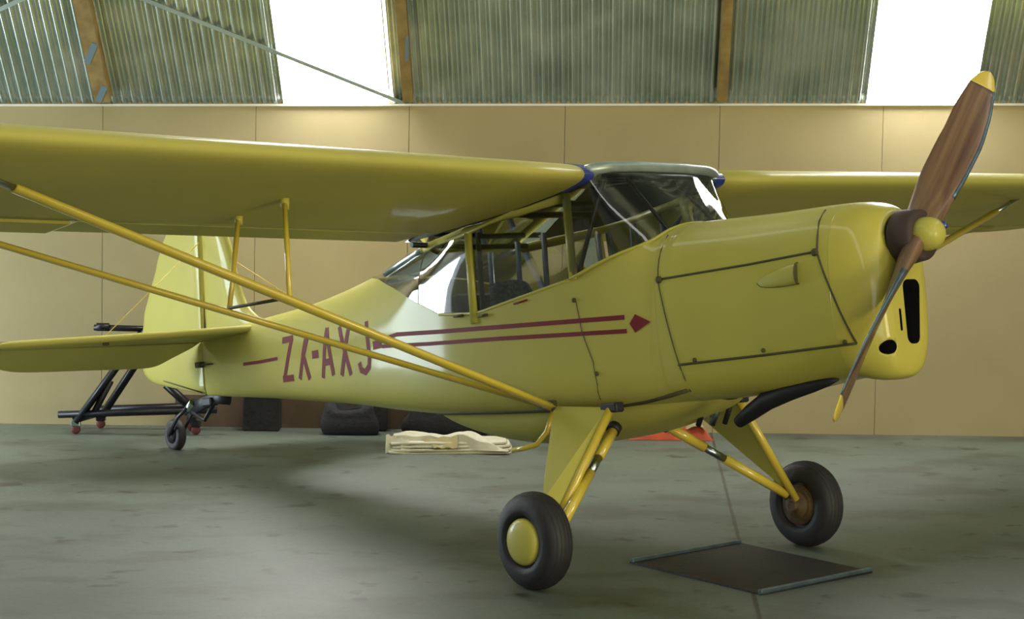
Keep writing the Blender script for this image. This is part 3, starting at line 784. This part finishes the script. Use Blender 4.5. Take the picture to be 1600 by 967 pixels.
# fabric pulled in a little between the ribs
rib = lambda z: -.012 * abs(math.sin((z + .02) * math.pi / .20)) if -.05 < z < .95 else 0
rud = vsurf(rz + [1.03], lambda z: HNG(z) + .006, lambda z: cinterp(RTE, z) + rib(z), .070, False).build('rudder', FUSM, plane)
MB().tube([B(6.305, 0, .97), B(6.34, .0, .15), B(6.35, 0, -.29)], .012, 8).build('rudder_hinge', SEAM, rud)
MB().box(B(6.345, .0, -.075), (.16, .06, .04)).build('rudder_horn', SEAM, rud, bevel=.006)
MB().tube([B(6.345, .06, -.075), B(6.12, .085, -.085)], .006, 8).build('rudder_cable', SEAM, rud)
MB().tube([B(7.26, .0, -.085), B(6.9, .024, -.16), B(6.38, .03, -.275)], .005, 6).build('rudder_seam', SEAM, rud)
for sd in (1, -1):
    fh = lambda u, v, h: B(u, sd * v, .108 + h)
    so = smooth_poly([(5.46, .12, 1), (5.50, .22), (5.75, .62), (5.98, 1.05), (6.12, 1.38), (6.22, 1.53), (6.315, 1.60, 1), (6.315, .04, 1), (5.46, .04, 1)])
    st = plate(so, fh, .05, .035).build('tailplane', YFAB, plane)
    ca, sa = math.cos(math.radians(22)), math.sin(math.radians(22))
    fe_ = lambda u, v, h: B(6.325 + (u) * ca - h * sa * 0, sd * v, .105 - u * sa + h)
    eo = smooth_poly([(0, .03, 1), (0, 1.60, 1), (.06, 1.635), (.18, 1.60), (.30, 1.50), (.385, 1.33), (.41, 1.10), (.42, .70), (.43, .38), (.40, .22), (.25, .13), (.10, .05)])
    MB_ = plate(eo, fe_, .035, .03)
    MB_.build('elevator', YFAB, st)
    MB().lathe(B(6.0, sd * .95, .075), (0, 0, 1), [(-.01, .0), (-.01, .022), (.01, .022)], 12).build('wire_fitting', SEAM, st)
    MB().tube([B(6.0, sd * .95, .13), B(6.28, sd * .03, .80)], .0035, 6).build('bracing_wire', YBR, st)
# tail wheel
tw = empty('tail_wheel', (0, 0, 0), None, None); tw.parent = plane
TC = (6.872, 0, -.556)
twt = MB().lathe(B(*TC), (1, 0, 0), [(-.03, .06)] + [(-.036 * math.cos(a), .085 + .035 * math.sin(a) ** .7) for a in lin(0.01, math.pi - .01, 12)] + [(.03, .06)], 32).build('tail_tyre', RUB, tw)
MB().lathe(B(*TC), (1, 0, 0), [(-.04, 0), (-.04, .06), (-.02, .07), (.02, .07), (.04, .06), (.04, 0)], 24).build('tail_hub', BLST, tw)
for sd in (1, -1):
    MB().tube([B(TC[0], sd * .055, TC[2]), B(6.72, sd * .055, -.43), B(6.60, sd * .02, -.36)], .016, 10, ry=.010).build('fork_arm', BLST, tw)
MB().tube([B(6.68, 0, -.40), B(6.56, 0, -.335)], .035, 12).build('castor_pivot', CHR, tw)
MB().add([], []).tube([B(6.62, 0, -.385), B(6.45, 0, -.35), B(6.25, 0, -.315), B(6.05, 0, -.335)], .05, 10, ry=.014).build('leaf_spring', BLST, tw)
MB().tube([B(6.60, 0, -.40), B(6.42, .0, -.47), B(6.25, 0, -.34)], .016, 8).build('tail_brace', BLST, tw)
MB().box(B(6.33, 0, -.345), (.07, .12, .06)).build('spring_clamp', BLST, tw, bevel=.01)

# --- cabin interior
pn = MB()
pn.add([B(1.50, y, z) for y, z in ((-.35, -.25), (.35, -.25), (.35, .05), (.22, .16), (0, .20), (-.22, .16), (-.35, .05))] + [B(1.47, y, z) for y, z in ((-.35, -.25), (.35, -.25), (.35, .05), (.22, .16), (0, .20), (-.22, .16), (-.35, .05))],
       [(0, 1, 2, 3, 4, 5, 6), (13, 12, 11, 10, 9, 8, 7)] + [(i, (i + 1) % 7, 7 + (i + 1) % 7, 7 + i) for i in range(7)], False)
ip = pn.build('instrument_panel', BLK, plane)
for y in (-.26, -.13, 0, .13, .26):
    MB().lathe(B(1.505, y, .06), (0, 1, 0), [(0, .045), (.01, .045), (.012, .036)], 20).build('dial', TUBE, ip)
SEATM = mat('checked_seat_cloth', (.10, .13, .15), .9, base2=(.02, .025, .035), nscale=40)
for y0 in (-.23, .23):
    mb = MB()
    rows = []
    for i in range(11):
        t = i / 10; s = 2.36 + .22 * t; z = -.42 + .47 * t; w = .19 * (1 - .25 * t ** 4)
        rows.append([B(s + .045 * math.sin(a), y0 + w * math.cos(a), z + (.05 * max(0, t - .8) * 5 * math.sin(math.acos(max(-1, min(1, math.cos(a))))))) for a in lin(0, 2 * math.pi, 20)[:-1]])
    mb.grid(rows, True, True)
    se = mb.build('seat_back', SEATM, plane)
    MB().box(B(2.16, y0, -.40), (.38, .42, .10)).build('seat_cushion', SEATM, se, bevel=.03)
MB().box(B(3.02, 0, -.10), (.82, .30, .34)).build('rear_bench', BRN, plane, bevel=.06)
for sd in (1, -1):
    for a, b, r in (((2.56, .44, .36), (2.56, .45, -.35), .014), ((2.06, .455, .40), (2.02, .46, -.3), .010), ((2.30, .455, .38), (2.32, .465, -.3), .008),
                    ((1.62, .36, .50), (1.86, .40, -.03), .012), ((2.56, .44, -.1), (1.86, .45, .38), .012)):
        if sd > 0 and a[0] in (2.06, 2.30, 2.56) and r < .013: continue
        if sd > 0 and b[0] == 1.86 and a[0] == 2.56 or sd > 0 and r == .012 and False or sd > 0 and b[0] == 1.86 and a[0] == 2.56: continue
        MB().tube([B(a[0], sd * a[1], a[2]), B(b[0], sd * b[1], b[2])], r, 8).build('cabin_tube', TUBE if sd < 0 else BLST, plane)
for s_ in (3.30, 3.04, 2.80):
    MB().tube([B(s_, -.22, -.30), B(s_ - .02, -.22, .375 - (s_ - 3) * .1)], .017, 10).build('cabin_tube', TUBE, plane)
for y in (-.2, .2):
    MB().tube([B(1.34, y, .20), B(1.66, y * .8, .52)], .010, 8).build('windscreen_brace', BLST, plane)
    MB().tube([B(1.56, y, .0), B(1.86, y, -.02), B(1.90, y, .05)], .012, 8).build('control_column', BLST, plane)
MB().tube([B(1.62, -.38, .30), B(2.55, -.42, .12)], .02, 8).build('cabin_tube', BLST, plane)

# ================================================================ things on the floor
def folded_cloth(name, cx, cy, wd, dp, layers, label, cat, m):
    mb = MB()
    h = .018
    for k in range(layers):
        z0 = k * .020 + .002; rows = []
        jx, jy = random.uniform(-.02, .02), random.uniform(-.015, .015)
        n = 26; 
        outl = []
        for i in range(n):
            a = 2 * math.pi * i / n
            sx = math.copysign(abs(math.cos(a)) ** .25, math.cos(a)); sy = math.copysign(abs(math.sin(a)) ** .25, math.sin(a))
            outl.append((cx + jx + sx * wd / 2 * (1 - .02 * k), cy + jy + sy * dp / 2 * (1 - .03 * k) + .06 * sx))
        rows = []
        for hh, sc in ((0, .985), (.004, 1), (h - .004, 1), (h, .985)):
            rows.append([(cx + (x - cx) * sc, cy + (y - cy) * sc, z0 + hh + .006 * math.sin(9 * x + k)) for x, y in outl])
        mb.grid(rows, True, True)
    return mb
cl = folded_cloth('folded_cloth', .10, 13.42, .93, .42, 4, '', '', CLOTH).build('folded_cloth', CLOTH)
tag(cl, 'white folded cotton sheet lying on the floor below the fuselage', 'cloth')
# crumpled upper layers: a tented fold rising to a ridge
rows = []
for i in range(29):
    u = i / 28; row = []
    for j in range(15):
        v = j / 14; x = -.33 + .86 * u; y = 13.24 + .36 * v + .05 * math.sin(5 * u)
        ridge = .075 * math.exp(-((u - .63 - .10 * (v - .5)) / .16) ** 2) + .062 * math.exp(-((u - .10) / .20) ** 2) + .03 * math.exp(-((u - .32) / .1) ** 2)
        z = .078 + ridge * (.35 + .65 * math.sin(math.pi * min(1, .15 + v * .9))) + .006 * math.sin(23 * u + 7 * v) - .05 * max(0, u - .82) / .18
        if j == 0: z = .03
        row.append((x, y, z))
    rows.append(row)
MB().grid(rows).build('upper_fold', CLOTH, cl, solid=.006)
rows = [[(-.02 + .17 * u - .09 * v * (1 - u), 13.20 + .02 * math.sin(3 * u) - .02 + .09 * v, .045 + .085 * v * (.55 + .45 * u) + .006 * math.sin(14 * u)) for v in lin(0, 1, 8)] for u in lin(0, 1, 10)]
MB().grid(rows).build('yellowed_fold', CLOTHD, cl, solid=.005)
rows = [[(-.385 + .17 * u, 13.19 + .03 * math.sin(6 * u) + .06 * v, .002 + .13 * v ** .8 * (1 - .25 * u) + .008 * math.sin(20 * u)) for v in lin(0, 1, 8)] for u in lin(0, 1, 10)]
MB().grid(rows).build('drooping_corner', CLOTH, cl, solid=.005)

# orange canvas heap
rows = []
for i in range(37):
    u = i / 36; row = []
    for j in range(19):
        v = j / 18; x = 1.40 + .80 * u; y = 13.95 + .34 * v
        h = .13 * math.exp(-((u - .45) / .20) ** 2) + .15 * math.exp(-((u - .86) / .13) ** 2) + .055 * math.sin(11 * u + 2) ** 2 * .4
        z = h * math.sin(math.pi * v) ** .5 + .012 * math.sin(17 * v + 12 * u) * math.sin(math.pi * v)
        edge = math.sin(math.pi * min(1, max(0, u))) ** .35
        row.append((x, y, max(.003, z * edge)))
    rows.append(row)
og = MB().grid(rows).build('canvas_heap', ORG)
tag(og, 'crumpled orange-red canvas heaped on the floor by the back wall', 'canvas')
rows = [[(1.98 + .16 * u, 13.97 + .1 * v, .07 + .07 * math.sin(math.pi * u) * (.4 + .6 * v) + .02) for v in lin(0, 1, 6)] for u in lin(0, 1, 8)]
MB().grid(rows).build('yellow_corner', CLOTHD, og, solid=.004)

# oil drip tray in front of the near wheels
c4 = [Vector((.998, 9.007, 0)), Vector((1.655, 9.575, 0)), Vector((2.215, 8.82, 0)), Vector((1.548, 8.263, 0))]
cc = sum(c4, Vector()) / 4
tr = MB()
tr.add([p + Vector((0, 0, .001)) for p in c4] + [p + Vector((0, 0, .010)) for p in c4], [(0, 1, 2, 3), (4, 7, 6, 5), (0, 4, 5, 1), (1, 5, 6, 2), (2, 6, 7, 3), (3, 7, 4, 0)], False)
tray = tr.build('drip_tray', MATM)
tag(tray, 'flat dark square drip tray with a thin metal rim on the concrete under the nose', 'drip tray')
for i in (0, 2):
    a, b = c4[i], c4[(i + 1) % 4]; d = (b - a).normalized(); nn = Vector((-d.y, d.x, 0)) * -.012
    a2, b2 = a, b
    vs = []
    for p in (a2, b2):
        vs += [p + nn * 0 + Vector((0, 0, .001)), p + nn * 2 + Vector((0, 0, .001)), p + nn * 2 + Vector((0, 0, .026)), p + Vector((0, 0, .026))]
    MB().add(vs, [(0, 1, 2, 3), (4, 7, 6, 5), (0, 4, 5, 1), (1, 5, 6, 2), (2, 6, 7, 3), (3, 7, 4, 0)], False).build('tray_rim', STEEL, tray, bevel=.004)

# black steel trolley by the back wall
tl = empty('engine_stand', (-2.4, 14.05, 0), 'black steel wheeled stand with slanting legs and raised bar by the wall', 'trolley')
def TB(a, b, r, name, m=BLST, box=True):
    o = Vector((-2.4, 14.05, 0))
    return MB().tube([Vector(a) - o, Vector(b) - o], r, 4 if box else 12).build(name, m, tl)
TB((-3.00, 13.9, .150), (-1.76, 13.9, .205), .028, 'base_rail'); TB((-2.75, 14.25, .155), (-1.86, 14.25, .195), .032, 'base_rail')
TB((-2.86, 13.9, .12), (-2.78, 14.3, .12), .035, 'cross_rail'); TB((-1.98, 13.9, .18), (-1.93, 14.3, .18), .03, 'cross_rail')
TB((-2.86, 13.88, .09), (-2.35, 13.98, .82), .030, 'slanting_leg'); TB((-2.70, 14.10, .12), (-2.24, 14.0, .82), .032, 'slanting_leg')
TB((-2.73, 13.9, .15), (-2.60, 13.95, .42), .026, 'leg_brace')
TB((-2.74, 13.98, .835), (-2.22, 13.98, .83), .024, 'raised_bar'); TB((-2.72, 13.98, .84), (-2.62, 13.98, .84), .032, 'bar_end')
TB((-2.16, 13.9, .40), (-1.92, 13.95, .17), .034, 'slanting_leg')
for (x, y) in ((-2.862, 13.9), (-2.74, 14.28), (-2.0, 14.2), (-1.93, 13.95)):
    o = Vector((-2.4, 14.05, 0))
    fk = MB().box(Vector((x, y, .085)) - o, (.075, .05, .05)).build('castor_fork', CHR if x < -2.8 else BLST, tl, bevel=.008)
    MB().lathe(Vector((x, y, .036)) - o, (0, 1, 0), [(-.014, 0), (-.014, .03), (-.008, .036), (.008, .036), (.014, .03), (.014, 0)], 20).build('castor_wheel', REDW, fk)

# dark boxes and bags against the wall under the fuselage
def softbox(name, c, d, m, label, cat, wob=.02, seed=1, group=None):
    rnd = random.Random(seed); rows = []
    n = 28
    for k in range(9):
        t = k / 8; rows.append([])
        sc = .86 + .14 * math.sin(math.pi * min(1, t * 1.2 + .15)) if k < 8 else .55
        for i in range(n):
            a = 2 * math.pi * i / n
            sx = math.copysign(abs(math.cos(a)) ** .4, math.cos(a)); sy = math.copysign(abs(math.sin(a)) ** .4, math.sin(a))
            w = 1 + wob * math.sin(3 * a + seed + 4 * t)
            rows[-1].append((c[0] + sx * d[0] / 2 * sc * w, c[1] + sy * d[1] / 2 * sc, .002 + d[2] * t + wob * .6 * math.sin(2 * a + seed) * t))
    o = MB().grid(rows, True, True).build(name, m); tag(o, label, cat, group); return o
bx = MB().box((-1.445, 14.33, .15), (.29, .24, .30)).build('storage_box', BOXM, bevel=.01); tag(bx, 'square black box against the back wall below the red letters', 'box')
MB().box((-1.445, 14.33, .308), (.30, .25, .02)).build('box_lid', BOXM, bx, bevel=.004)
softbox('cloth_bag', (-.72, 14.12, 0), (.46, .24, .23), BOXM, 'low black lumpy bag on the floor, right of the square black box', 'bag', .06, 2)
b2 = MB().box((-.55, 14.36, .17), (.24, .14, .34)).build('equipment_case', BOXM, bevel=.02); tag(b2, 'upright dark case behind the lumpy black bag', 'case')
MB().tube([(-.60, 14.36, .34), (-.60, 14.36, .37), (-.50, 14.36, .37), (-.50, 14.36, .34)], .008, 8).build('case_handle', BLST, b2)
softbox('rolled_bundle', (.06, 14.22, 0), (.74, .28, .25), BOXM, 'dark bundle on the floor behind the folded white sheet', 'bundle', .05, 5)
pl = MB().box((-.62, 14.475, .13), (3.1, .03, .26)).build('wall_shadow_strip', mat('painted_wall_shadow', (.13, .085, .05), .8, base2=(.09, .058, .036), nscale=4)); tag(pl, 'flat brown strip standing in for the shadow along the foot of the back wall below the fuselage', 'shadow_strip')  # added strip, its brown paints the shadow at the foot of the wall

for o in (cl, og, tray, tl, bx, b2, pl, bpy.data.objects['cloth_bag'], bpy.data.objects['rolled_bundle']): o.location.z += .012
tray.location.x -= .011; tray.location.y -= .06
cl.location.y -= .22; cl.location.x -= .015
